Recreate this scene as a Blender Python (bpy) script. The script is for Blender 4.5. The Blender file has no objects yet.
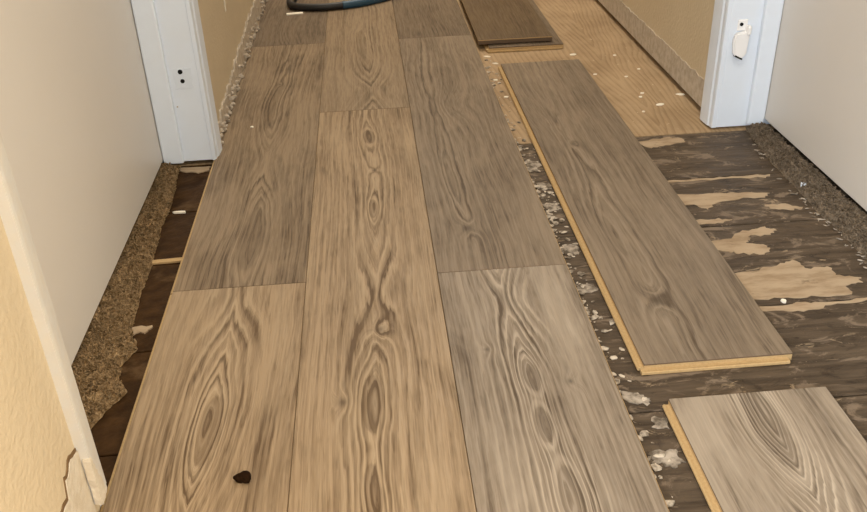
import bpy, bmesh, math, random
from mathutils import Vector, Matrix, noise as mnoise

S = bpy.context.scene
C = S.collection

# ------------------------------------------------------------------ camera
F_PX, YAW, PITCH, ROLL = 885.08, -0.06216, 0.53803, -0.03783
cam_d = bpy.data.cameras.new('camera'); cam = bpy.data.objects.new('camera', cam_d); C.objects.link(cam)
cy, sy, cp, sp, cr, sr = math.cos(YAW), math.sin(YAW), math.cos(PITCH), math.sin(PITCH), math.cos(ROLL), math.sin(ROLL)
fw = Vector((-sy*cp, cy*cp, -sp)); rt = Vector((cy, sy, 0)); up = rt.cross(fw)
r2 = cr*rt + sr*up; u2 = -sr*rt + cr*up
M = Matrix.Identity(4)
for i in range(3):
    M[i][0], M[i][1], M[i][2] = r2[i], u2[i], -fw[i]
M.translation = Vector((0.32271, 0, 0.7016))
cam.matrix_world = M
cam_d.sensor_fit = 'HORIZONTAL'; cam_d.sensor_width = 36.0
cam_d.lens = 36.0*F_PX/867; cam_d.shift_y = 11.02/867
cam_d.clip_start = 0.02
S.camera = cam

# ------------------------------------------------------------------ world and large lights
S.view_settings.view_transform = 'Standard'; S.view_settings.look = 'None'
S.view_settings.gamma = 1.0; S.view_settings.use_curve_mapping = False
S.view_settings.exposure = 0.95
w = bpy.data.worlds.new('world'); S.world = w; w.use_nodes = True
w.node_tree.nodes['Background'].inputs['Color'].default_value = (1.0, 0.97, 0.92, 1)
w.node_tree.nodes['Background'].inputs['Strength'].default_value = 1.0

def area(name, loc, target, sx, sy_, power, col):
    l = bpy.data.lights.new(name, 'AREA'); l.shape = 'RECTANGLE'; l.size = sx; l.size_y = sy_
    l.energy = power; l.color = col
    o = bpy.data.objects.new(name, l); C.objects.link(o); o.location = loc
    o.rotation_euler = (Vector(target) - Vector(loc)).to_track_quat('-Z', 'Y').to_euler()
    return o
area('assumed_cool_light', (-1.1, -1.7, 1.25), (0.9, 1.3, 0.2), 1.3, 1.3, 88, (0.84, 0.92, 1.0))  # bare area light added for assumed daylight behind the camera; no window built
area('assumed_warm_light', (1.9, -1.1, 1.2), (0.1, 1.2, 0.2), 0.7, 0.7, 34, (1.0, 0.82, 0.58))  # added warm area light, source assumed behind on the right; no lamp built
area('ceiling_fill_light', (0.5, 0.55, 2.38), (0.5, 0.55, 0), 0.35, 0.35, 8, (1.0, 0.92, 0.80))  # added fill under the ceiling to brighten the floor
area('far_fill_light', (0.5, 3.7, 2.38), (0.5, 3.7, 0), 0.3, 0.3, 22, (1.0, 0.94, 0.85))  # added fill that lifts the dim far end

# ------------------------------------------------------------------ node helpers
class V:
    def __init__(s, nt, sock): s.nt, s.s = nt, sock
    def _m(s, op, b=None, c=None):
        n = s.nt.nodes.new('ShaderNodeMath'); n.operation = op
        for i, v in enumerate((s, b, c)):
            if v is None: continue
            if isinstance(v, V): s.nt.links.new(v.s, n.inputs[i])
            else: n.inputs[i].default_value = v
        return V(s.nt, n.outputs[0])
    def __add__(s, o): return s._m('ADD', o)
    __radd__ = __add__
    def __sub__(s, o): return s._m('SUBTRACT', o)
    def __mul__(s, o): return s._m('MULTIPLY', o)
    __rmul__ = __mul__
    def sq(s): return s._m('MULTIPLY', s)
    def clamp(s):
        r = s._m('ADD', 0.0); r.s.node.use_clamp = True; return r
    def step(s, a, b):
        n = s.nt.nodes.new('ShaderNodeMapRange'); n.interpolation_type = 'SMOOTHSTEP'
        s.nt.links.new(s.s, n.inputs[0]); n.inputs[1].default_value = a; n.inputs[2].default_value = b
        return V(s.nt, n.outputs[0])

class Mat:
    def __init__(s, name, rough=0.5, spec=0.5):
        s.m = bpy.data.materials.new(name); s.m.use_nodes = True
        s.nt = s.m.node_tree; s.b = s.nt.nodes['Principled BSDF']
        s.b.inputs['Roughness'].default_value = rough
        s.b.inputs['Specular IOR Level'].default_value = spec
        tc = s.nt.nodes.new('ShaderNodeTexCoord'); sx = s.nt.nodes.new('ShaderNodeSeparateXYZ')
        s.obj = tc.outputs['Object']
        s.nt.links.new(s.obj, sx.inputs[0])
        s.X, s.Y, s.Z = (V(s.nt, sx.outputs[i]) for i in range(3))
    def vec(s, x, y, z):
        n = s.nt.nodes.new('ShaderNodeCombineXYZ')
        for i, v in enumerate((x, y, z)):
            if isinstance(v, V): s.nt.links.new(v.s, n.inputs[i])
            else: n.inputs[i].default_value = v
        return n.outputs[0]
    def noise(s, x, y, z=0.0, scale=1.0, detail=2.0, rough=0.5, dist=0.0):
        n = s.nt.nodes.new('ShaderNodeTexNoise'); n.inputs['Scale'].default_value = scale
        n.inputs['Detail'].default_value = detail; n.inputs['Roughness'].default_value = rough
        n.inputs['Distortion'].default_value = dist
        s.nt.links.new(s.vec(x, y, z), n.inputs['Vector'])
        return V(s.nt, n.outputs['Fac'])
    def mix(s, fac, a, b):
        n = s.nt.nodes.new('ShaderNodeMix'); n.data_type = 'RGBA'
        if isinstance(fac, V): s.nt.links.new(fac.s, n.inputs[0])
        else: n.inputs[0].default_value = fac
        for i, v in ((6, a), (7, b)):
            if isinstance(v, tuple): n.inputs[i].default_value = (*v, 1)
            else: s.nt.links.new(v, n.inputs[i])
        return n.outputs[2]
    def color(s, c):
        if isinstance(c, tuple): s.b.inputs['Base Color'].default_value = (*c, 1)
        else: s.nt.links.new(c, s.b.inputs['Base Color'])
    def rough(s, v): s.nt.links.new(v.s, s.b.inputs['Roughness'])
    def bump(s, h, dist=0.001, strength=1.0):
        n = s.nt.nodes.new('ShaderNodeBump'); n.inputs['Distance'].default_value = dist
        n.inputs['Strength'].default_value = strength
        s.nt.links.new(h.s, n.inputs['Height']); s.nt.links.new(n.outputs[0], s.b.inputs['Normal'])

def srgb(r, g, b, k=1.0):
    def f(c):
        c /= 255; return (c/12.92 if c <= .04045 else ((c+.055)/1.055)**2.4)*k
    return (f(r), f(g), f(b))

def wood(name, cx, seed, light, dark, pale, feats=(), knots=(), freq=150.0, contrast=0.75, blotch=0.55, ceruse=0.5, wob=1.0):
    """printed wood grain: rings around a wandering pith, pulled into arches and lenses by feats (x, y, amp, a, b)"""
    m = Mat(name, 0.44, 0.16)
    X, Y = m.X, m.Y
    n1 = m.noise(X*5.0, Y*1.5, seed, 1.0, 1.0) - 0.5
    n2 = m.noise(X*14.0, Y*6.0, seed+7.3, 1.0, 2.0) - 0.5
    n3 = m.noise(X*9.0, Y*4.0, seed+17.0, 1.0, 2.0) - 0.5
    xw = X + n1*(0.06*wob) + n3*0.012 + n2*0.006
    yw = Y + n2*0.03 + n3*0.04
    d = xw - cx
    lens = []
    F = (d.sq() + 0.0015**2)._m('SQRT')
    for (fx, fy, A, a, b) in feats:
        if A > 0: a = max(a, 1.25*A)       # keeps the arches open
        g = ((xw - fx)*(1/a)).sq() + ((yw - fy)*(1/b)).sq()
        e = (g*-1.0)._m('EXPONENT')
        F = F + e*A
        if A < 0: lens.append(e)
    for (kx, ky, r) in knots:
        g = ((X - kx)*(1/(r*1.5))).sq() + ((Y - ky)*(1/(r*2.3))).sq()
        F = F + (g*-1.0)._m('EXPONENT')*(r*1.6)
    rag = m.noise(X*170.0, Y*14.0, seed+8.0, 1.0, 2.0, 0.6) - 0.5
    t = F*(freq*0.60) + n2*0.7 + rag*0.7 + m.noise(X*14.0, Y*3.4, seed+2.0, 1.0, 3.0)*2.2
    fr = t._m('FRACT')
    ringv = m.noise(t._m('FLOOR')*3.7, seed, 0.0, 1.0, 0.0).step(0.30, 0.66)      # every ring its own strength
    line = fr.step(0.42, 0.82)*(fr.step(0.86, 1.0)*-1.0 + 1.0)*(ringv*0.85 + 0.15)
    pal = fr.step(0.02, 0.12)*(fr.step(0.16, 0.45)*-1.0 + 1.0)
    along = m.noise(X*9.0, Y*3.2, seed+13.0, 1.0, 3.0).step(0.36, 0.62)
    core = ((d + n2*0.03).sq()*-(1/0.036**2))._m('EXPONENT')
    mask = (along*core*0.75 + core*0.30 + along*0.20 + 0.06).clamp()
    fib = m.noise(X*330.0, Y*16.0, seed+3.0, 1.0, 2.0, 0.6).step(0.34, 0.66)
    pore = m.noise(X*260.0, Y*22.0, seed+4.0, 1.0, 1.0).step(0.58, 0.68)
    fib2 = m.noise(F*230.0, Y*2.4, d*9.0 + seed, 1.0, 4.0, 0.70).step(0.35, 0.65)
    fib3 = m.noise(xw*34.0, Y*1.3, seed+6.0, 1.0, 3.0, 0.6).step(0.32, 0.70)
    bl = m.noise(X*13.0 + n1*2.0, Y*4.5, seed+21.0, 1.0, 5.0, 0.62, 0.4).step(0.36, 0.70)
    amt = (line*mask*contrast*0.86 + pore*0.18 + fib*0.22 + fib2*0.40 + fib3*0.26 + bl*(fib2*0.5 + 0.6)*blotch*0.56 - 0.30).clamp()
    base = m.mix(amt, light, dark)
    pm = m.noise(X*18.0, Y*3.0, seed+31.0, 1.0, 4.0, 0.6).step(0.44, 0.68)
    base = m.mix((pal*mask*ceruse*0.8 + pm*(fib2*0.7 + 0.3)*ceruse*0.6).clamp(), base, pale)
    for e in lens:      # brown heart of each grain lens with a pale rim
        e = e + n2*0.10 + rag*0.06
        base = m.mix(e.step(0.34, 0.46)*(e.step(0.50, 0.66)*-1.0 + 1.0)*0.38*ceruse, base, pale)
        base = m.mix(e.step(0.60, 0.68)*(0.42*contrast), base, dark)
    for (kx, ky, r) in knots:
        g = ((X - kx + n2*0.004)*(1/(r*0.62))).sq() + ((Y - ky)*(1/(r*0.85))).sq()
        base = m.mix((g*-1.0)._m('EXPONENT')*0.62, base, tuple(c*0.6 for c in dark))
    m.color(base)
    m.rough(fib*0.08 + amt*0.10 + 0.40)
    m.bump(amt*-1.0 + fib*-0.3, 0.0004, 0.5)
    return m.m

# ------------------------------------------------------------------ plain materials
def flat(name, col, rough=0.5, spec=0.5, var=0.0, vs=40.0, bump=0.0, bs=120.0, var_col=None):
    m = Mat(name, rough, spec)
    if var:
        f = m.noise(m.X, m.Y, m.Z, vs, 4.0, 0.6).step(0.35, 0.68)*var
        m.color(m.mix(f, col, var_col or tuple(c*0.5 for c in col)))
    else: m.color(col)
    if bump: m.bump(m.noise(m.X, m.Y, m.Z, bs, 3.0, 0.6), bump)
    return m.m

MAT = {}
MAT['core'] = flat('fibreboard_core', (0.47, 0.325, 0.160), 0.8, 0.1, 0.4, 300, var_col=(0.34, 0.21, 0.09))
MAT['edge'] = flat('dark_plank_edge', (0.12, 0.08, 0.05), 0.7, 0.2)
MAT['white'] = flat('white_trim_paint', (0.70, 0.76, 0.84), 0.38, 0.5, 0.10, 25, 0.0003, 60, (0.62, 0.63, 0.64))
MAT['worn_white'] = flat('worn_trim_paint', (0.57, 0.555, 0.52), 0.5, 0.3, 0.35, 60, 0.0006, 90, (0.62, 0.55, 0.44))
MAT['door'] = flat('door_paint', (0.66, 0.625, 0.575), 0.38, 0.45, 0.08, 8, 0.0002, 30, (0.60, 0.55, 0.48))
MAT['hole'] = flat('dark_hole', (0.012, 0.011, 0.010), 0.9, 0.1)
MAT['putty'] = flat('wall_putty', (0.68, 0.735, 0.81), 0.6, 0.3, 0.3, 70, 0.0003, 150, (0.60, 0.655, 0.73))
MAT['plastic'] = flat('white_plastic', (0.82, 0.81, 0.80), 0.3, 0.5)
MAT['plaster'] = flat('bare_plaster', (0.52, 0.45, 0.36), 0.9, 0.15, 0.7, 55, 0.002, 110, (0.36, 0.295, 0.22))
MAT['old_plaster'] = flat('pale_plaster', (0.60, 0.54, 0.44), 0.9, 0.15, 0.4, 60, 0.002, 110, (0.46, 0.37, 0.25))
MAT['torn'] = flat('torn_paper_edge', (0.16, 0.10, 0.05), 0.9, 0.1)
MAT['ceil'] = flat('ceiling_paint', (0.75, 0.73, 0.68), 0.9, 0.1)
MAT['chip'] = flat('paint_chip_white', (0.80, 0.74, 0.62), 0.8, 0.2)
MAT['crumb'] = flat('crumb_mix', (0.42, 0.36, 0.29), 0.9, 0.1, 0.95, 60, 0.0005, 300, (0.09, 0.07, 0.05))
MAT['clump'] = flat('dark_clump', (0.018, 0.008, 0.003), 0.9, 0.05, 0.8, 220, 0.001, 250, (0.010, 0.005, 0.002))
MAT['hose_black'] = flat('black_rubber', (0.016, 0.014, 0.012), 0.5, 0.4)
MAT['hose_blue'] = flat('teal_rubber', (0.022, 0.065, 0.105), 0.45, 0.4)

m = Mat('wall_paint', 0.6, 0.25)
f = m.noise(m.X, m.Y, m.Z, 9, 3).step(0.35, 0.7)*0.4
m.color(m.mix(f, (0.57, 0.475, 0.33), (0.52, 0.425, 0.285)))
m.bump(m.noise(m.X, m.Y, m.Z, 130, 2.0, 0.5), 0.0016, 0.8)
MAT['wall'] = m.m

def make_dark_board(seed):
    m = Mat('stained_subfloor', 0.5, 0.10)
    X, Y = m.X, m.Y
    st = m.noise(X*7.0, Y*90.0, seed, 1.0, 4.0, 0.65).step(0.3, 0.75)
    bl = m.noise(X*15.0, Y*30.0, seed+3, 1.0, 6.0, 0.68, 0.8)
    base = m.mix(st*0.7, (0.052, 0.037, 0.024), (0.135, 0.098, 0.065))
    base = m.mix(bl.step(0.52, 0.62)*0.8, base, (0.21, 0.158, 0.112))
    base = m.mix(bl.step(0.30, 0.44)*-0.75 + 0.75, base, (0.022, 0.014, 0.008))
    sc = m.noise(X*20.0, Y*50.0, seed+9, 1.0, 6.0, 0.72, 1.0).step(0.60, 0.67)
    base = m.mix(sc*0.75, base, (0.36, 0.27, 0.175))
    m.color(base)
    m.rough(bl*0.5 + 0.22)
    m.bump(bl + sc*0.6 + st*0.3, 0.0022, 0.8)
    return m.m
BOARD = [make_dark_board(s) for s in (1.3, 8.8, 15.1)]

def make_brown_board():
    m = Mat('dark_brown_subfloor', 0.6, 0.06)
    X, Y = m.X, m.Y
    st = m.noise(X*24.0 + Y*14.0, Y*30.0 - X*20.0, 4.0, 1.0, 4.0, 0.65).step(0.3, 0.75)
    bl = m.noise(X*12.0, Y*12.0, 6.0, 1.0, 5.0, 0.6, 0.5)
    base = m.mix(st, (0.026, 0.012, 0.0035), (0.064, 0.032, 0.011))
    base = m.mix(bl.step(0.56, 0.68)*0.6, base, (0.12, 0.072, 0.034))
    m.color(base); m.rough(bl*0.3 + 0.45); m.bump(bl + st*0.4, 0.002, 0.7)
    return m.m
BROWN = make_brown_board()

def make_ply():
    m = Mat('plywood', 0.7, 0.2)
    X, Y = m.X, m.Y
    n1 = m.noise(X*5.0, Y*2.0, 3.0, 1.0, 2.0) - 0.5
    F = ((X - 0.90 + n1*0.12).sq() + 0.006**2)._m('SQRT') + (Y - 1.7)*-0.10 + n1*0.05
    fr = (F*75.0)._m('FRACT')
    ln = fr.step(0.3, 0.85)*(fr.step(0.9, 1.0)*-1.0+1.0)
    fb = m.noise(X*200.0, Y*5.0, 2.0, 1.0, 2.0, 0.6).step(0.3, 0.7)
    bl = m.noise(X*7.0, Y*5.0, 5.0, 1.0, 4.0, 0.6).step(0.35, 0.68)
    base = m.mix((ln*0.30 + fb*0.2 + bl*0.45).clamp(), (0.42, 0.30, 0.175), (0.215, 0.138, 0.07))
    sp = m.noise(X*70.0, Y*55.0, 9.0, 1.0, 3.0, 0.6).step(0.66, 0.72)
    base = m.mix(sp*0.6, base, (0.62, 0.50, 0.34))
    m.color(base); m.bump(ln*-0.4 + bl, 0.0008, 0.6)
    return m.m
PLY = make_ply()

m = Mat('paper_residue', 0.85, 0.15)
f = m.noise(m.X*14.0, m.Y*40.0, 2.0, 1.0, 4.0, 0.65)
b = m.mix(f.step(0.30, 0.62)*0.75, (0.27, 0.19, 0.115), (0.43, 0.33, 0.22))
b = m.mix(m.noise(m.X*30.0, m.Y*60.0, 5.0, 1.0, 4.0, 0.65).step(0.62, 0.7)*0.6, b, (0.13, 0.09, 0.055))
m.color(b); m.bump(f, 0.0008)
MAT['paper'] = m.m

def make_carpet(name, a, b, c):
    m = Mat(name, 0.95, 0.05)
    n = m.noise(m.X, m.Y, m.Z, 85, 4.0, 0.7).step(0.36, 0.64)
    n2 = m.noise(m.X, m.Y, m.Z, 300, 2.0, 0.6).step(0.35, 0.7)
    m.color(m.mix(n2*0.5, m.mix(n, a, b), c))
    m.bump(n2 + n, 0.003)
    return m.m
CARPET_L = make_carpet('brown_carpet', (0.15, 0.088, 0.036), (0.40, 0.265, 0.135), (0.50, 0.37, 0.22))
CARPET_R = make_carpet('grey_brown_carpet', (0.13, 0.095, 0.062), (0.28, 0.215, 0.150), (0.36, 0.285, 0.205))

# ------------------------------------------------------------------ mesh helpers
def link(name, me, mats, parent=None):
    o = bpy.data.objects.new(name, me); C.objects.link(o)
    for mt in (mats if isinstance(mats, (list, tuple)) else [mats]): me.materials.append(mt)
    if parent: o.parent = parent
    return o
def from_bm(name, bm, mats, parent=None, smooth=False):
    bmesh.ops.recalc_face_normals(bm, faces=bm.faces)
    me = bpy.data.meshes.new(name); bm.to_mesh(me); bm.free()
    if smooth:
        for p in me.polygons: p.use_smooth = True
    return link(name, me, mats, parent)
def add_box(bm, a, b, bev=0.0, seg=2):
    r = bmesh.ops.create_cube(bm, size=1.0)
    vs = r['verts']
    for v in vs:
        v.co = Vector([a[i] + (v.co[i] + .5)*(b[i]-a[i]) for i in range(3)])
    if bev:
        es = list({e for v in vs for e in v.link_edges})
        bmesh.ops.bevel(bm, geom=es, offset=bev, segments=seg, profile=0.5, affect='EDGES', clamp_overlap=True)
def box(name, a, b, mats, parent=None, bev=0.0):
    bm = bmesh.new(); add_box(bm, a, b, bev); return from_bm(name, bm, mats, parent)
def prism(bm, poly, axis, lo, hi):
    """extrude a 2-D polygon along axis (0,1,2); poly gives the two other coordinates in order"""
    def p3(p, v):
        q = list(p); q.insert(axis, v); return q
    A = [bm.verts.new(p3(p, lo)) for p in poly]; B = [bm.verts.new(p3(p, hi)) for p in poly]
    n = len(poly)
    bm.faces.new(A); bm.faces.new(B[::-1])
    for i in range(n): bm.faces.new((A[i], B[i], B[(i+1) % n], A[(i+1) % n]))
def empty(name, loc=(0, 0, 0), rot=(0, 0, 0)):
    o = bpy.data.objects.new(name, None); C.objects.link(o); o.location = loc; o.rotation_euler = rot
    o.empty_display_size = 0.05; return o
def tag(o, label, cat, group=None, kind=None):
    o['label'] = label; o['category'] = cat
    if group: o['group'] = group
    if kind: o['kind'] = kind
    return o
def rough_poly(pts, sub=4, amp=0.004, seed=0):
    rnd = random.Random(seed); out = []
    n = len(pts)
    for i in range(n):
        a = Vector(pts[i]); b = Vector(pts[(i+1) % n]); nrm = Vector((-(b-a).y, (b-a).x))
        if nrm.length: nrm.normalize()
        for k in range(sub):
            q = a.lerp(b, k/sub)
            out.append(tuple(q + nrm*rnd.uniform(-amp, amp)))
    return out

W, L, T = 0.2, 1.245, 0.012
SUB = -0.012          # top of the old subfloor

# ------------------------------------------------------------------ floor
floor = box('floor', (-1.3, -2.2, -0.06), (2.3, 6.0, -0.030), MAT['hole'])
tag(floor, 'hallway floor of stripped subfloor with new grey-brown laminate planks laid on it', 'floor', kind='structure')
seams = [-2.2, -1.6, -1.0, -0.42, 0.18, 0.60, 0.815, 1.022, 1.262, 1.447, 1.655]
for i in range(len(seams)-1):
    a, b = seams[i], seams[i+1]
    bm = bmesh.new(); add_box(bm, (0.0, a+0.0012, -0.030), (1.3, b-0.0012, SUB), 0.001, 1)
    o = from_bm('subfloor_board', bm, BOARD[i % 3], floor)
    bm = bmesh.new(); add_box(bm, (-1.3, a+0.0012, -0.030), (-0.001, b-0.0012, SUB-0.001), 0.001, 1)
    from_bm('subfloor_board', bm, BROWN, floor)
box('plywood_sheet', (-0.9, 1.658, -0.030), (1.9, 3.9, SUB), PLY, floor, 0.001)
box('plywood_sheet', (-0.9, 3.903, -0.030), (1.9, 6.0, SUB), PLY, floor, 0.001)

# paper and glue residue stuck on the boards
paper = dict(
 A=[(0.80,1.101),(0.878,1.116),(0.931,1.128),(0.955,1.138),(0.96,1.111),(0.998,1.112),(0.995,1.085),(1.027,1.076),(1.025,1.065),(0.997,1.056),(0.995,1.035),(0.936,1.035),(0.892,1.038),(0.84,1.036),(0.80,1.05)],
 A2=[(0.82,1.019),(0.9,1.020),(0.933,1.020),(0.996,1.019),(1.03,1.020),(1.01,1.014),(0.952,1.010),(0.915,1.001),(0.879,1.006),(0.82,1.008)],
 B=[(0.82,1.205),(0.875,1.214),(0.913,1.238),(0.953,1.248),(0.966,1.235),(0.948,1.218),(0.914,1.223),(0.912,1.209),(0.898,1.201),(0.93,1.192),(0.933,1.175),(0.917,1.161),(0.879,1.169),(0.861,1.178),(0.82,1.182)],
 Cc=[(0.81,1.39),(0.905,1.380),(0.958,1.376),(1.01,1.368),(0.997,1.354),(0.95,1.354),(0.899,1.34),(0.884,1.321),(0.866,1.345),(0.81,1.345)],
 D=[(0.82,1.443),(0.924,1.443),(0.982,1.444),(1.044,1.441),(1.03,1.432),(0.96,1.435),(0.879,1.436),(0.82,1.433)],
 E=[(0.82,1.288),(0.883,1.286),(0.91,1.279),(0.877,1.268),(0.82,1.270)],
 Fp=[(0.84,1.627),(0.909,1.642),(0.941,1.632),(0.938,1.61),(0.896,1.604),(0.864,1.592)],
 G=[(0.985,1.325),(1.02,1.322),(1.045,1.305),(1.02,1.300),(0.99,1.310)],
 I=[(0.605,1.57),(0.632,1.565),(0.634,1.54),(0.615,1.525),(0.605,1.53)],
 I2=[(0.612,1.47),(0.636,1.465),(0.634,1.44),(0.612,1.448)],
 I3=[(0.605,1.38),(0.628,1.385),(0.636,1.36),(0.61,1.352)],
 I4=[(0.610,1.235),(0.634,1.228),(0.630,1.20),(0.606,1.208)],
 I5=[(0.605,1.11),(0.628,1.112),(0.634,1.09),(0.606,1.085)],
 J=[(0.605,0.858),(0.626,0.850),(0.640,0.838),(0.632,0.828),(0.605,0.838)],
 K=[(0.61,0.744),(0.640,0.745),(0.645,0.725),(0.63,0.718),(0.61,0.728)],
 K2=[(0.63,0.805),(0.648,0.800),(0.645,0.782),(0.628,0.786)],
 Lf=[(-0.075,1.640),(-0.01,1.640),(-0.008,1.620),(-0.03,1.612),(-0.06,1.622)],
 Ml=[(-0.055,1.080),(-0.02,1.084),(-0.022,1.070),(-0.050,1.062)],
)
for k, (key, pts) in enumerate(paper.items()):
    bm = bmesh.new(); prism(bm, rough_poly(pts, 5, 0.0035, k+3), 2, SUB-0.0015, SUB+0.0011)
    from_bm('paper_residue', bm, MAT['crumb'] if key[0] in 'IJK' else MAT['paper'], floor)
# pale batten showing in the board joint by the left door
bm = bmesh.new(); prism(bm, [(-0.075, 1.263), (-0.002, 1.266), (-0.002, 1.277), (-0.075, 1.273)], 2, SUB-0.003, SUB+0.002)
from_bm('joint_strip', bm, MAT['core'], floor)

# ------------------------------------------------------------------ planks
TAN = ((0.315, 0.226, 0.137), (0.100, 0.062, 0.032), (0.470, 0.362, 0.235))
WARM = ((0.250, 0.182, 0.114), (0.082, 0.053, 0.029), (0.345, 0.265, 0.176))
GREY = ((0.215, 0.164, 0.113), (0.078, 0.054, 0.034), (0.295, 0.234, 0.168))
DUSK = ((0.165, 0.122, 0.081), (0.066, 0.046, 0.029), (0.21, 0.16, 0.110))
PALE = ((0.275, 0.220, 0.162), (0.092, 0.066, 0.044), (0.430, 0.360, 0.278))
def plank_wear(name, wmat, length, width=W, parent=None):
    bm = bmesh.new(); add_box(bm, (0.0003, 0.0003, -0.0025), (width-0.0003, length-0.0003, 0.0), 0.0007, 2)
    bmesh.ops.recalc_face_normals(bm, faces=bm.faces)
    for f_ in bm.faces:
        f_.material_index = 0 if f_.normal.z > 0.9 else 1
    return from_bm(name, bm, [wmat, MAT['edge']], parent)

def laid(x, y0, mat, length=L):
    o = plank_wear('plank', mat, length, parent=floor); o.location = (x, y0, 0)
    bm = bmesh.new(); add_box(bm, (0.0002, 0.0002, -T), (W-0.0002, length-0.0002, -0.0025), 0.0004, 1)
    if x > 0.3: add_box(bm, (W-0.001, 0.0002, -T+0.0005), (W+0.0032, length-0.0002, -0.0072), 0.0006, 1)   # groove lip on the open side
    if x < 0.1: add_box(bm, (-0.0045, 0.001, -0.0085), (0.001, length-0.001, -0.0040), 0.0008, 1)               # tongue beside the wall
    from_bm('core', bm, MAT['core'], o)
    return o

yA = 1.155            # seam of the outer columns
yB = 1.872            # seam of the middle column
# left column
laid(0.0, yA-L, wood('plank_left_near', 0.098, 1.7, *TAN,
     feats=[(0.104, 0.925, -0.034, 0.020, 0.09), (0.094, 1.24, 0.040, 0.030, 0.15), (0.12, 0.74, 0.03, 0.02, 0.10)], knots=[], freq=130, contrast=0.95, blotch=0.75))
laid(0.0, yA, wood('plank_left_mid', 0.110, 12.4, *WARM,
     feats=[(0.105, 0.16, -0.030, 0.030, 0.16), (0.10, 0.80, -0.02, 0.02, 0.25), (0.11, 0.48, 0.03, 0.04, 0.14)], knots=[(0.10, 0.92, 0.006)], freq=110, contrast=0.75, blotch=0.9, ceruse=0.3))
laid(0.0, yA+L, wood('plank_left_far', 0.07, 22.9, *DUSK, feats=[(0.10, 0.2, 0.03, 0.04, 0.2)], contrast=0.5, blotch=0.9, ceruse=0.2))
# middle column
laid(W, yB-L, wood('plank_middle_near', 0.106, 33.1, *TAN,
     feats=[(0.104, 0.76, -0.022, 0.012, 0.05), (0.106, 0.49, 0.028, 0.028, 0.12), (0.102, 0.237, -0.030, 0.020, 0.075), (0.100, 0.085, -0.03, 0.016, 0.07), (0.106, 1.09, -0.018, 0.016, 0.06)],
     knots=[(0.108, 0.388, 0.010), (0.057, 0.236, 0.009), (0.112, 0.92, 0.007)], freq=125, contrast=0.95, blotch=0.7, wob=0.5))
laid(W, yB, wood('plank_middle_mid', 0.112, 41.6, *WARM,
     feats=[(0.112, 0.11, 0.045, 0.035, 0.14), (0.10, 0.5, -0.02, 0.02, 0.2)], knots=[], freq=120, contrast=0.8, blotch=0.5, wob=0.5))
laid(W, yB-2*L, wood('plank_middle_back', 0.1, 45.6, *TAN))
# right column
laid(2*W, yA-L, wood('plank_right_near', 0.098, 55.2, *PALE,
     feats=[(0.096, 0.975, -0.030, 0.017, 0.050), (0.094, 0.885, -0.030, 0.017, 0.045), (0.102, 0.77, -0.03, 0.018, 0.07), (0.110, 1.15, 0.028, 0.045, 0.10)],
     knots=[(0.049, 1.04, 0.006), (0.145, 0.96, 0.007)], freq=155, contrast=0.8, blotch=0.95, ceruse=0.8, wob=0.6))
laid(2*W, yA, wood('plank_right_mid', 0.060, 64.8, *GREY,
     feats=[(0.052, 0.33, -0.016, 0.012, 0.10), (0.10, 0.71, 0.03, 0.03, 0.09)], knots=[(0.062, 0.137, 0.012)], freq=110, contrast=0.8, blotch=0.65, ceruse=0.45))
laid(2*W, yA+L, wood('plank_right_far', 0.10, 71.3, *DUSK, contrast=0.5, blotch=0.7, ceruse=0.2))

# loose planks: wear layer, core with a tongue on the left and a lip on the near end
def loose(loc, mat, label, rz=0.0, rx=0.0, length=L, end_lip=True, side=True, shaded_core=False):
    t = empty('loose_plank', loc, (rx, 0, rz)); tag(t, label, 'plank', 'loose laminate planks')
    o = plank_wear('wear_layer', mat, length, 0.198, t); o.location = (0, 0, T)
    bm = bmesh.new(); add_box(bm, (0.0004, 0.0004, 0.0), (0.1976, length-0.0004, T-0.0025), 0.0004, 1)
    from_bm('core', bm, MAT['edge' if shaded_core else 'core'], t)  # stacked plank's core painted dark for the shade below its front edge
    if shaded_core: o.data.materials[1] = MAT['core']
    if side:   # rounded tongue that runs along the left long edge
        bm = bmesh.new()
        prism(bm, [(0.001, 0.0012), (-0.0060, 0.0012), (-0.0078, 0.0030), (-0.0078, 0.0052), (-0.0062, 0.0068), (-0.0030, 0.0060), (0.001, 0.0064)], 1, 0.002, length-0.004)
        from_bm('tongue', bm, MAT['core'], t)
    if end_lip:
        bm = bmesh.new()
        prism(bm, [(0.001, 0.0002), (-0.0072, 0.0002), (-0.0082, 0.0016), (-0.0080, 0.0046), (-0.0066, 0.0056), (-0.0040, 0.0046), (0.001, 0.0050)], 0, -0.004, 0.192)
        from_bm('end_lip', bm, MAT['core'], t)
    return t

loose((0.645, 0.892, SUB), wood('loose_long', 0.068, 81.5, *GREY,
      feats=[(0.052, 0.34, -0.016, 0.011, 0.10), (0.05, 0.75, 0.03, 0.03, 0.2)], knots=[(0.062, 0.146, 0.013), (0.07, 0.72, 0.006)], freq=125, contrast=0.65, blotch=0.6, ceruse=0.5),
      'full-length loose plank with knot lying parallel to the laid floor, long tan edge showing', rz=0.002)
loose((0.655, 0.822-0.62, SUB), wood('loose_near', 0.105, 93.7, *PALE,
      feats=[(0.10, 0.565, -0.03, 0.03, 0.12), (0.10, 0.40, 0.04, 0.03, 0.12)], freq=230, contrast=0.8, blotch=0.95, ceruse=0.9, wob=0.7),
      'pale short loose plank in the near right corner with strong streaky grain', length=0.62, end_lip=False)
BRN = ((0.120, 0.080, 0.043), (0.066, 0.042, 0.021), (0.15, 0.105, 0.06))
loose((0.632, 2.272, SUB), wood('loose_under', 0.1, 103.7, *DUSK, contrast=0.4),
      'loose plank under another at the far end, only its front lip showing', rz=-0.004)
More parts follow.
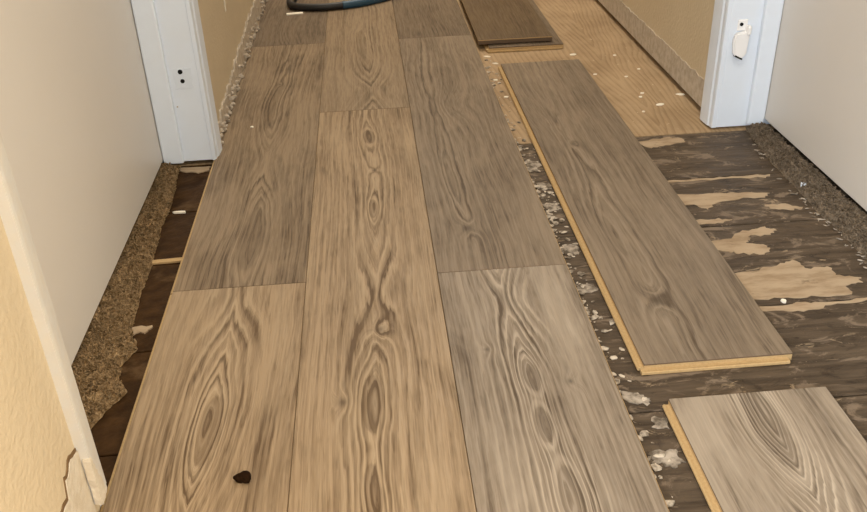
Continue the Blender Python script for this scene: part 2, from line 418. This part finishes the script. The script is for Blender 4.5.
loose((0.606, 2.296, SUB+T+0.0025), wood('loose_top', 0.1, 113.7, *BRN, contrast=0.3, blotch=0.5, ceruse=0.15),
      'brown loose plank on top of the stack of two at the far end', rz=-0.006, rx=-0.001, end_lip=False, side=False, shaded_core=True)

# ------------------------------------------------------------------ walls, ceiling
XL, XR = -0.005, 1.022       # hallway wall faces
LY0, LY1 = 0.722, 1.690      # rough door openings
HY0, HY1 = -0.15, 5.0         # near end left open for world light; far end shut by added wall
def wall(name, x0, x1, bottom, label):
    bm = bmesh.new()
    add_box(bm, (x0, HY0, bottom), (x1, LY0, 2.42))
    add_box(bm, (x0, LY1, bottom), (x1, HY1, 2.42))
    add_box(bm, (x0, LY0, 2.06), (x1, LY1, 2.42))
    o = from_bm(name, bm, MAT['wall']); tag(o, label, 'wall', kind='structure'); return o
wl = wall('wall_left', -0.125, XL, -0.010, 'cream-yellow textured hallway wall on the left side, baseboard removed')
wr = wall('wall_right', XR, 1.121, 0.002, 'tan textured hallway wall on the right side above a bare plaster strip')
ce = box('ceiling', (-1.3, HY0, 2.42), (2.3, HY1, 2.47), MAT['ceil']); tag(ce, 'plain off-white hallway ceiling', 'ceiling', kind='structure')
for nm, x0, lab in (('light_block_left', -1.3, 'added plain wall that blocks light behind the left door'), ('light_block_right', 2.25, 'added plain wall that blocks light behind the right door')):
    o = box(nm, (x0, HY0, -0.03), (x0+0.05, HY1, 2.42), MAT['ceil']); tag(o, lab, 'wall', kind='structure')  # unseen outer walls added to stop light leaking under the doors
o = box('light_block_back', (-1.3, HY1, -0.03), (2.3, HY1+0.08, 2.42), MAT['wall']); tag(o, 'added tan end wall shutting out light at the far end', 'wall', kind='structure')  # added to cut the cool reflection from the open far end
bm = bmesh.new()
for (x0, x1) in ((-1.25, -0.125), (1.121, 2.25)):
    for (a, b) in ((HY0, HY0+0.05),): add_box(bm, (x0, a, -0.03), (x1, b, 2.42))
o = from_bm('light_block_ends', bm, MAT['ceil']); tag(o, 'added end walls that block light beside the hallway', 'wall', kind='structure')  # unseen, completes the light-blocking walls on the near side

def strip(parent, x, sgn, y0, y1, zb, prof, mat, thick=0.0016, seed=1, step=0.006, amp=0.004):
    """ragged band of bare plaster where a baseboard was pulled off"""
    rnd = random.Random(seed); bm = bmesh.new()
    n = int((y1-y0)/step); top = []
    for i in range(n+1):
        y = y0 + (y1-y0)*i/n
        z = prof(y) + amp*mnoise.noise(Vector((y*45, seed*3.1, 0))) + amp*0.6*rnd.uniform(-1, 1)
        top.append((y, max(z, zb+0.004)))
    xa, xb = x, x + sgn*thick
    rows = []
    for (y, z) in top:
        rows.append([bm.verts.new((xa-sgn*0.003, y, zb)), bm.verts.new((xb, y, zb)), bm.verts.new((xb, y, z)), bm.verts.new((xa-sgn*0.003, y, z+0.0006))])
    for a, b in zip(rows, rows[1:]):
        for k in range(4): bm.faces.new((a[k], a[(k+1) % 4], b[(k+1) % 4], b[k]))
    bm.faces.new(rows[0]); bm.faces.new(rows[-1][::-1])
    return from_bm('plaster_band', bm, mat, parent)
strip(wr, XR, -1, 1.726, HY1-0.02, 0.003, lambda y: 0.062, MAT['plaster'], seed=2)
strip(wr, XR, -1, HY0+0.02, LY0-0.06, 0.003, lambda y: 0.062, MAT['plaster'], seed=3)
strip(wl, XL, 1, 1.712, HY1-0.02, -0.006, lambda y: 0.030 + 0.035*min(1, max(0, (y-1.75)/0.6)), MAT['plaster'], thick=0.004, seed=4, amp=0.010)
strip(wl, XL, 1, HY0+0.02, 0.7055, 0.001, lambda y: 0.072 + (0.02 if y > 0.66 else 0), MAT['old_plaster'], seed=5, amp=0.006, thick=0.0022)
strip(wl, XL, 1, HY0+0.02, 0.7055, 0.001, lambda y: 0.076 + (0.02 if y > 0.66 else 0), MAT['torn'], seed=5, amp=0.007, thick=0.0012)
# crumbled plaster lumps along the far left wall foot
rnd = random.Random(11); bm = bmesh.new()
for i in range(170):
    y = 1.72 + 1.3*rnd.random()**1.2; r = rnd.uniform(0.002, 0.006)
    mt = Matrix.Translation((XL+rnd.uniform(0.002, 0.009), y, rnd.uniform(0.0, 0.045)*rnd.random()+0.002)) @ Matrix.Rotation(rnd.random()*6, 4, 'Z') @ Matrix.Diagonal((r*0.7, r*1.5, r, 1))
    bmesh.ops.create_icosphere(bm, subdivisions=1, radius=1.0, matrix=mt)
for v in bm.verts: v.co += Vector((mnoise.noise(v.co*400), mnoise.noise(v.co*400+Vector((9, 0, 0))), mnoise.noise(v.co*400+Vector((0, 9, 0)))))*0.0015
o = from_bm('plaster_lumps', bm, MAT['plaster'], wl); o['kind'] = 'stuff'
# short white paint run on the far left wall
bm = bmesh.new(); prism(bm, [(2.083, 0.178), (2.089, 0.180), (2.094, 0.26), (2.086, 0.26)], 0, XL-0.001, XL+0.002)
from_bm('paint_drip', bm, MAT['chip'], wl)

# ------------------------------------------------------------------ door frames
def casing_profile(x_wall, s, y_in, d, wd=0.055, th=0.016):
    # (x, y) outline: s is the hall side of the wall, d the direction away from the opening
    pr = [(0, 0), (0.53, 0), (0.62, 0.07), (0.66, 0.22), (0.84, 0.29), (0.94, 0.55), (1, 0.87), (0.94, 1), (0, 1)]
    return [(x_wall + s*th*u, y_in + d*wd*v) for u, v in pr]
# left frame
tl = empty('trim_1', (0, 0, 0)); tag(tl, 'white painted frame of the left doorway with two dark screw holes', 'door frame', kind='structure')
bz = -0.002
bm = bmesh.new(); prism(bm, casing_profile(XL, 1, 1.648, 1, 0.055, 0.013), 2, bz, 2.09); from_bm('casing', bm, MAT['white'], tl)
bm = bmesh.new(); add_box(bm, (-0.130, 1.650, bz), (XL, LY1+0.002, 2.055), 0.0015); from_bm('jamb', bm, MAT['white'], tl)
bm = bmesh.new(); add_box(bm, (-0.099, 1.639, bz), (-0.060, 1.652, 2.04), 0.003); from_bm('door_stop', bm, MAT['white'], tl)
bm = bmesh.new(); prism(bm, casing_profile(XL, 1, 0.740, -1, 0.034, 0.0115), 2, 0.016, 2.09)
# the worn foot of the near casing
o = from_bm('casing', bm, MAT['worn_white'], tl)
bm = bmesh.new(); add_box(bm, (-0.130, LY0, -0.010), (XL, 0.739, 2.055), 0.0015); from_bm('jamb', bm, MAT['white'], tl)
bm = bmesh.new(); add_box(bm, (-0.130, LY0, 2.04), (XL, LY1, 2.060), 0.0015); from_bm('head_jamb', bm, MAT['white'], tl)
bm = bmesh.new(); add_box(bm, (XL, 0.682, 2.045), (XL+0.015, 1.703, 2.10), 0.003); from_bm('head_casing', bm, MAT['white'], tl)
# putty patch and two screw holes
bm = bmesh.new(); prism(bm, rough_poly([(-0.052, 0.146), (-0.018, 0.148), (-0.017, 0.186), (-0.050, 0.185)], 5, 0.0015, 8), 1, 1.6490, 1.6506)
from_bm('putty_patch', bm, MAT['putty'], tl)
for (hx, hz, r) in ((-0.037, 0.180, 0.0044), (-0.0355, 0.162, 0.0040)):
    bm = bmesh.new()
    bmesh.ops.create_cone(bm, cap_ends=True, segments=20, radius1=r, radius2=r, depth=0.004, matrix=Matrix.Translation((hx, 1.6500, hz)) @ Matrix.Rotation(math.pi/2, 4, 'X'))
    from_bm('screw_hole', bm, MAT['hole'], tl)
bm = bmesh.new(); bmesh.ops.create_cone(bm, cap_ends=True, segments=10, radius1=0.0015, radius2=0.0015, depth=0.003, matrix=Matrix.Translation((-0.054, 1.6495, 0.112)) @ Matrix.Rotation(math.pi/2, 4, 'X'))
from_bm('nail_mark', bm, MAT['plaster'], tl)
# peeled paint at the foot of the near casing: bare patches with torn edges
FX = XL + 0.0105
for k, (pts, mt, th) in enumerate((([(0.703, 0.017), (0.703, 0.078), (0.7085, 0.080), (0.7122, 0.058), (0.718, 0.039), (0.7195, 0.019)], 'old_plaster', 0.0022),)):
    bm = bmesh.new(); prism(bm, rough_poly(pts, 5, 0.0016, 60+k), 0, FX-0.006, FX+th)
    from_bm('peeled_patch', bm, MAT[mt], tl)

# right frame
tr = empty('trim_2', (0, 0, 0)); tag(tr, 'bluish-white painted frame of the right doorway with plastic catch', 'door frame', kind='structure')
bz = -0.008
bm = bmesh.new(); prism(bm, casing_profile(XR, -1, 1.668, 1), 2, bz, 2.09); from_bm('casing', bm, MAT['white'], tr)
bm = bmesh.new(); add_box(bm, (XR, 1.668, bz), (1.140, 1.692, 2.055), 0.0015); from_bm('jamb', bm, MAT['white'], tr)
bm = bmesh.new(); add_box(bm, (1.083, 1.656, -0.002), (1.118, 1.670, 2.04), 0.003); from_bm('door_stop', bm, MAT['white'], tr)
bm = bmesh.new(); prism(bm, casing_profile(XR, -1, 0.737, -1), 2, bz, 2.09); from_bm('casing', bm, MAT['white'], tr)
bm = bmesh.new(); add_box(bm, (XR, LY0, bz), (1.140, 0.737, 2.055), 0.0015); from_bm('jamb', bm, MAT['white'], tr)
bm = bmesh.new(); add_box(bm, (XR, LY0, 2.04), (1.140, LY1, 2.060), 0.0015); from_bm('head_jamb', bm, MAT['white'], tr)
bm = bmesh.new(); add_box(bm, (XR-0.015, 0.682, 2.045), (XR, 1.723, 2.10), 0.003); from_bm('head_casing', bm, MAT['white'], tr)

# plastic catch screwed to the right jamb
ct = empty('plastic_catch', (1.046, 1.668, 0.175)); tag(ct, 'small white plastic gate catch screwed to the right door jamb', 'catch')
bm = bmesh.new(); add_box(bm, (-0.010, -0.004, 0.018), (0.010, 0.0, 0.040), 0.0035); from_bm('mounting_plate', bm, MAT['plastic'], ct)
bm = bmesh.new()
prism(bm, [(-0.014, 0.014), (0.012, 0.020), (0.014, 0.010), (0.012, -0.028), (0.002, -0.036), (-0.013, -0.028), (-0.017, -0.004)], 1, -0.013, -0.001)
bmesh.ops.bevel(bm, geom=bm.edges[:], offset=0.0025, segments=2, affect='EDGES', clamp_overlap=True)
from_bm('cup', bm, MAT['plastic'], ct)
bm = bmesh.new(); add_box(bm, (0.006, -0.018, 0.012), (0.014, -0.002, 0.030), 0.003); from_bm('hook', bm, MAT['plastic'], ct)
bm = bmesh.new(); bmesh.ops.create_cone(bm, cap_ends=True, segments=18, radius1=0.0034, radius2=0.0034, depth=0.003, matrix=Matrix.Translation((-0.003, -0.0042, 0.031)) @ Matrix.Rotation(math.pi/2, 4, 'X'))
from_bm('screw', bm, MAT['hole'], ct)
bm = bmesh.new(); prism(bm, [(-0.010, -0.031), (0.004, -0.038), (0.006, -0.036), (-0.009, -0.028)], 1, -0.012, -0.0005); from_bm('slot', bm, MAT['hole'], ct)

# doors
d1 = empty('door_1', (0, 0, 0)); tag(d1, 'closed smooth beige-white door in the left doorway', 'door', kind='structure')
box('door_slab', (-0.135, 0.742, 0.006), (-0.100, 1.647, 2.035), MAT['door'], d1, 0.0015)
d2 = empty('door_2', (0, 0, 0)); tag(d2, 'closed smooth pale grey door in the right doorway', 'door', kind='structure')
box('door_slab', (1.119, 0.742, 0.008), (1.154, 1.664, 2.035), MAT['door'], d2, 0.0015)

# ------------------------------------------------------------------ carpet strips
def carpet(name, label, xin, edge, y0, y1, mat, seed, height, sgn, n_tuft, round_edge):
    """edge(y) gives the cut edge; the strip runs from xin (under the door) to it"""
    rnd = random.Random(seed); bm = bmesh.new()
    ny, nx = 150, 22; rows = []
    def hgt(u, y):
        e = min(1, (1-u)*5.5)**0.5 if u > 0.8 else 1
        if round_edge: e *= min(1, 0.7 + u*1.8)
        return SUB + 0.001 + height*e*(0.8 + 0.35*mnoise.noise(Vector((u*5, y*30, seed))) + 0.32*mnoise.noise(Vector((u*9, y*85, seed+4)))) + 0.0018*mnoise.noise(Vector((u*30, y*260, seed)))
    def xat(u, y):
        return xin + (edge(y)-xin)*u
    for j in range(ny+1):
        y = y0 + (y1-y0)*j/ny
        rows.append([bm.verts.new((xat(i/nx, y), y, hgt(i/nx, y) if i < nx else SUB)) for i in range(nx+1)])
    for a, b in zip(rows, rows[1:]):
        for i in range(nx): bm.faces.new((a[i], a[i+1], b[i+1], b[i]))
    o = from_bm(name, bm, mat, None, True); tag(o, label, 'carpet', 'carpet strips left at the doors')
    verts, faces = [], []
    for k in range(n_tuft):
        u = rnd.random()**0.85; y = rnd.uniform(y0, y1); x = xat(u, y); z = hgt(min(u, 0.98), y) - 0.001
        h = rnd.uniform(0.0025, 0.0050); r = rnd.uniform(0.0014, 0.0026)
        a = rnd.random()*6.283; tx, ty = rnd.uniform(-1, 1)*h*0.7, rnd.uniform(-1, 1)*h*0.7
        b0 = len(verts)
        for q in range(3): verts.append((x+r*math.cos(a+q*2.094), y+r*math.sin(a+q*2.094), z))
        for q in range(3): verts.append((x+tx+0.8*r*math.cos(a+.5+q*2.094), y+ty+0.8*r*math.sin(a+.5+q*2.094), z+h))
        faces += [(b0+q, b0+(q+1) % 3, b0+3+(q+1) % 3, b0+3+q) for q in range(3)] + [(b0+3, b0+4, b0+5)]
    me = bpy.data.meshes.new('pile'); me.from_pydata(verts, [], faces)
    p = link('pile', me, mat, o); p['kind'] = 'stuff'
    return o
def interp(tab):
    tab = sorted((y, x) for x, y in tab)
    def f_(y):
        if y <= tab[0][0]: return tab[0][1]
        for (a, b), (c, d_) in zip(tab, tab[1:]):
            if y <= c: return b + (d_-b)*(y-a)/(c-a)
        return tab[-1][1]
    return f_
eL = interp([(-0.070,1.625),(-0.063,1.546),(-0.058,1.462),(-0.061,1.385),(-0.056,1.314),(-0.052,1.248),(-0.053,1.173),(-0.049,1.117),(-0.045,1.065),(-0.028,1.026),(-0.043,0.993),(-0.040,0.96),(-0.021,0.931),(-0.035,0.908),(-0.050,0.871),(-0.065,0.80)])
carpet('carpet_strip', 'ragged brown carpet strip beside the beige left door', -0.150, lambda y: eL(y)+0.004*mnoise.noise(Vector((y*90, 1, 0))), 0.742, 1.636, CARPET_L, 3, 0.012, 1, 9000, False)
eR = interp([(1.080,1.645),(1.070,1.53),(1.066,1.496),(1.066,1.398),(1.061,1.279),(1.065,1.2),(1.064,1.154),(1.06,0.75)])
carpet('carpet_strip', 'rolled grey-brown carpet edge along the foot of the pale right door', 1.123, lambda y: eR(y)+0.004*mnoise.noise(Vector((y*70, 5, 0))), 0.742, 1.652, CARPET_R, 7, 0.014, -1, 5000, True)

# ------------------------------------------------------------------ small things on the floor
def chip(x, y, z, sx, sy_, sz, rz, seed, name='paint_chip', mat='chip'):
    rnd = random.Random(seed); n = 8
    bm = bmesh.new()
    prism(bm, [(sx*.5*math.cos(q*6.283/n)*rnd.uniform(.65, 1.1), sy_*.5*math.sin(q*6.283/n)*rnd.uniform(.65, 1.1)) for q in range(n)], 2, 0, sz)
    o = from_bm(name, bm, MAT[mat]); o.location = (x, y, z); o.rotation_euler.z = rz; return o
rnd = random.Random(21)
chips = [(1.018,1.880,.022,.012), (0.954,1.825,.022,.013), (0.935,1.902,.010,.009), (0.945,2.186,.012,.010), (0.861,2.050,.011,.009), (0.842,2.212,.022,.016),
         (0.930,2.020,.009,.008), (0.905,1.790,.008,.007), (0.925,1.880,.008,.010), (0.975,2.07,.010,.007), (0.60+.035,2.175,.018,.010), (0.618,2.05,.012,.012), (0.625,1.93,.010,.012), (0.622,2.235,.02,.010)]
own = {0: 'large cream paint chip on the plywood nearest the right wall', 1: 'large cream paint chip on the plywood midway between long loose plank and right wall',
       5: 'large cream paint chip on plywood past the far end of the long loose plank', 13: 'cream paint chip on the plywood right in front of the two stacked planks'}
for i, (x, y, a, b_) in enumerate(chips):
    o = chip(x, y, SUB, a, b_, 0.0015, rnd.uniform(-.4, .4), 40+i)
    if i in own: tag(o, own[i], 'paint chip')
    elif i >= 10: tag(o, 'cream paint chip in the narrow gap left of the long loose plank', 'paint chip', 'paint chips in the gap')
    else: tag(o, 'tiny cream paint speck on the open plywood by the right wall', 'paint chip', 'paint specks on the plywood')
tag(chip(0.889, 1.026, SUB+0.0011, .008, .009, 0.003, 0.4, 77), 'white crumb on the largest tan paper patch', 'crumb')
tag(chip(1.073, 1.372, SUB, .012, .014, 0.013, 0.4, 78, 'plaster_crumb', 'putty'), 'pale bluish crumb against the right carpet edge', 'crumb')
tag(chip(0.058, 1.808, 0.0, .007, .009, 0.002, 0.4, 79), 'tiny cream paint chip on the left laid plank past the doorway', 'paint chip')
tag(chip(-0.038, 1.445, SUB-0.001, .026, .007, 0.003, -0.1, 80, 'wood_splinter'), 'pale splinter on the dark floor by the left carpet strip', 'splinter')

# crumbs and glue flakes in the gap beside the laid planks
rnd = random.Random(31); bm = bmesh.new()
for i in range(520):
    y = rnd.uniform(0.50, 2.22); u = rnd.random()
    dens = 0.35 + 0.65*math.exp(-((y-1.34)/0.20)**2) + (0.25 if mnoise.noise(Vector((y*14, 3, 1))) > 0.1 else 0)
    if rnd.random() > dens: continue
    x = 0.6038 + 0.030*u**2.2
    r = rnd.choice((0.0012, 0.0016, 0.0022, 0.0032, 0.0050))*rnd.uniform(0.8, 1.2)*(1.1 if u < 0.3 else 0.85)
    mt = Matrix.Translation((x, y, SUB+0.0004+r*0.22)) @ Matrix.Rotation(rnd.random()*6, 4, 'Z') @ Matrix.Diagonal((r*1.0, r*1.6, r*0.4, 1))
    bmesh.ops.create_icosphere(bm, subdivisions=1, radius=1.0, matrix=mt)
for v in bm.verts: v.co += Vector((mnoise.noise(v.co*300), mnoise.noise(v.co*300+Vector((9, 0, 0))), 0))*0.003
o = from_bm('glue_crumbs', bm, flat('pale_crumb', (0.58, 0.50, 0.40), 0.9, 0.1, 0.95, 75, 0, var_col=(0.10, 0.078, 0.055)))
tag(o, 'pale crumbs and glue flakes in the gap along the laid planks', 'debris', kind='stuff')
# loose threads and grit along the right carpet edge
rnd = random.Random(33); bm = bmesh.new()
for i in range(80):
    y = rnd.uniform(0.9, 1.6); r = rnd.uniform(0.001, 0.0026)
    mt = Matrix.Translation((eR(y)-rnd.uniform(0.0, 0.016), y, SUB+0.001+r*0.4)) @ Matrix.Rotation(rnd.random()*6, 4, 'Z') @ Matrix.Diagonal((r*0.7, r*2.4, r*0.6, 1))
    bmesh.ops.create_icosphere(bm, subdivisions=1, radius=1.0, matrix=mt)
o = from_bm('carpet_grit', bm, MAT['crumb']); tag(o, 'grit and thread ends along the right carpet edge', 'debris', kind='stuff')

# dark clump on the near left plank
bm = bmesh.new(); bmesh.ops.create_icosphere(bm, subdivisions=3, radius=1.0)
for v in bm.verts:
    c = v.co.copy(); k = 1 + 0.28*mnoise.noise(c*1.6+Vector((3, 1, 0))) + 0.10*mnoise.noise(c*5)
    zz = max(c.z*k, -0.45)
    v.co = Vector((c.x*k*0.0108*(1.0 if c.x < 0 else 0.85), c.y*k*0.0085*(1.0-0.35*(c.x < 0)), (zz+0.45)*0.0062))
cl = from_bm('debris_clump', bm, MAT['clump'], None, True); cl.location = (0.148, 0.742, 0.0); cl.rotation_euler.z = 0.25
tag(cl, 'dark brown crumb of debris on the near left laid plank', 'debris')

# small white strip and hose loop on the far planks
bm = bmesh.new(); add_box(bm, (-0.025, -0.008, 0), (0.025, 0.008, 0.004), 0.0015); o = from_bm('plastic_strip', bm, MAT['chip'])
o.location = (0.101, 2.715, 0); o.rotation_euler.z = 0.10
tag(o, 'small white strip on the far left plank beside the hose', 'strip')
def tube(name, pts, r, mat, parent, seg=14, sub=8):
    P = [Vector(q) for q in pts]; path = []
    for i in range(len(P)-1):
        p0, p1, p2, p3 = P[max(i-1, 0)], P[i], P[i+1], P[min(i+2, len(P)-1)]
        for k in range(sub):
            t = k/sub
            path.append(0.5*((2*p1) + (p2-p0)*t + (2*p0-5*p1+4*p2-p3)*t*t + (3*p1-p0-3*p2+p3)*t**3))
    path.append(P[-1]); bm = bmesh.new(); rings = []
    for i, q in enumerate(path):
        d = (path[min(i+1, len(path)-1)] - path[max(i-1, 0)]).normalized(); sd = d.cross(Vector((0, 0, 1))).normalized(); u_ = sd.cross(d)
        rings.append([bm.verts.new(q + r*(math.cos(a*6.2832/seg)*sd + math.sin(a*6.2832/seg)*u_)) for a in range(seg)])
    for a, b in zip(rings, rings[1:]):
        for k in range(seg): bm.faces.new((a[k], a[(k+1) % seg], b[(k+1) % seg], b[k]))
    bm.faces.new(rings[0][::-1]); bm.faces.new(rings[-1])
    return from_bm(name, bm, mat, parent, True)
h = empty('hose', (0.2, 2.80, 0)); tag(h, 'dark teal and black hose loop lying across the far planks', 'hose')
hr = 0.0112
tube('black_section', [(-0.11, 0.06, hr), (-0.118, 0.02, hr), (-0.10, -0.035, hr), (-0.05, -0.058, hr), (0.0, -0.062, hr), (0.05, -0.052, hr)], hr, MAT['hose_black'], h)
tube('blue_section', [(0.045, -0.053, hr), (0.09, -0.040, hr), (0.14, -0.012, hr), (0.19, 0.03, hr), (0.215, 0.10, hr), (0.19, 0.18, hr), (0.10, 0.23, hr), (0.0, 0.22, hr), (-0.08, 0.16, hr), (-0.11, 0.09, hr), (-0.11, 0.055, hr)], hr*1.06, MAT['hose_blue'], h)
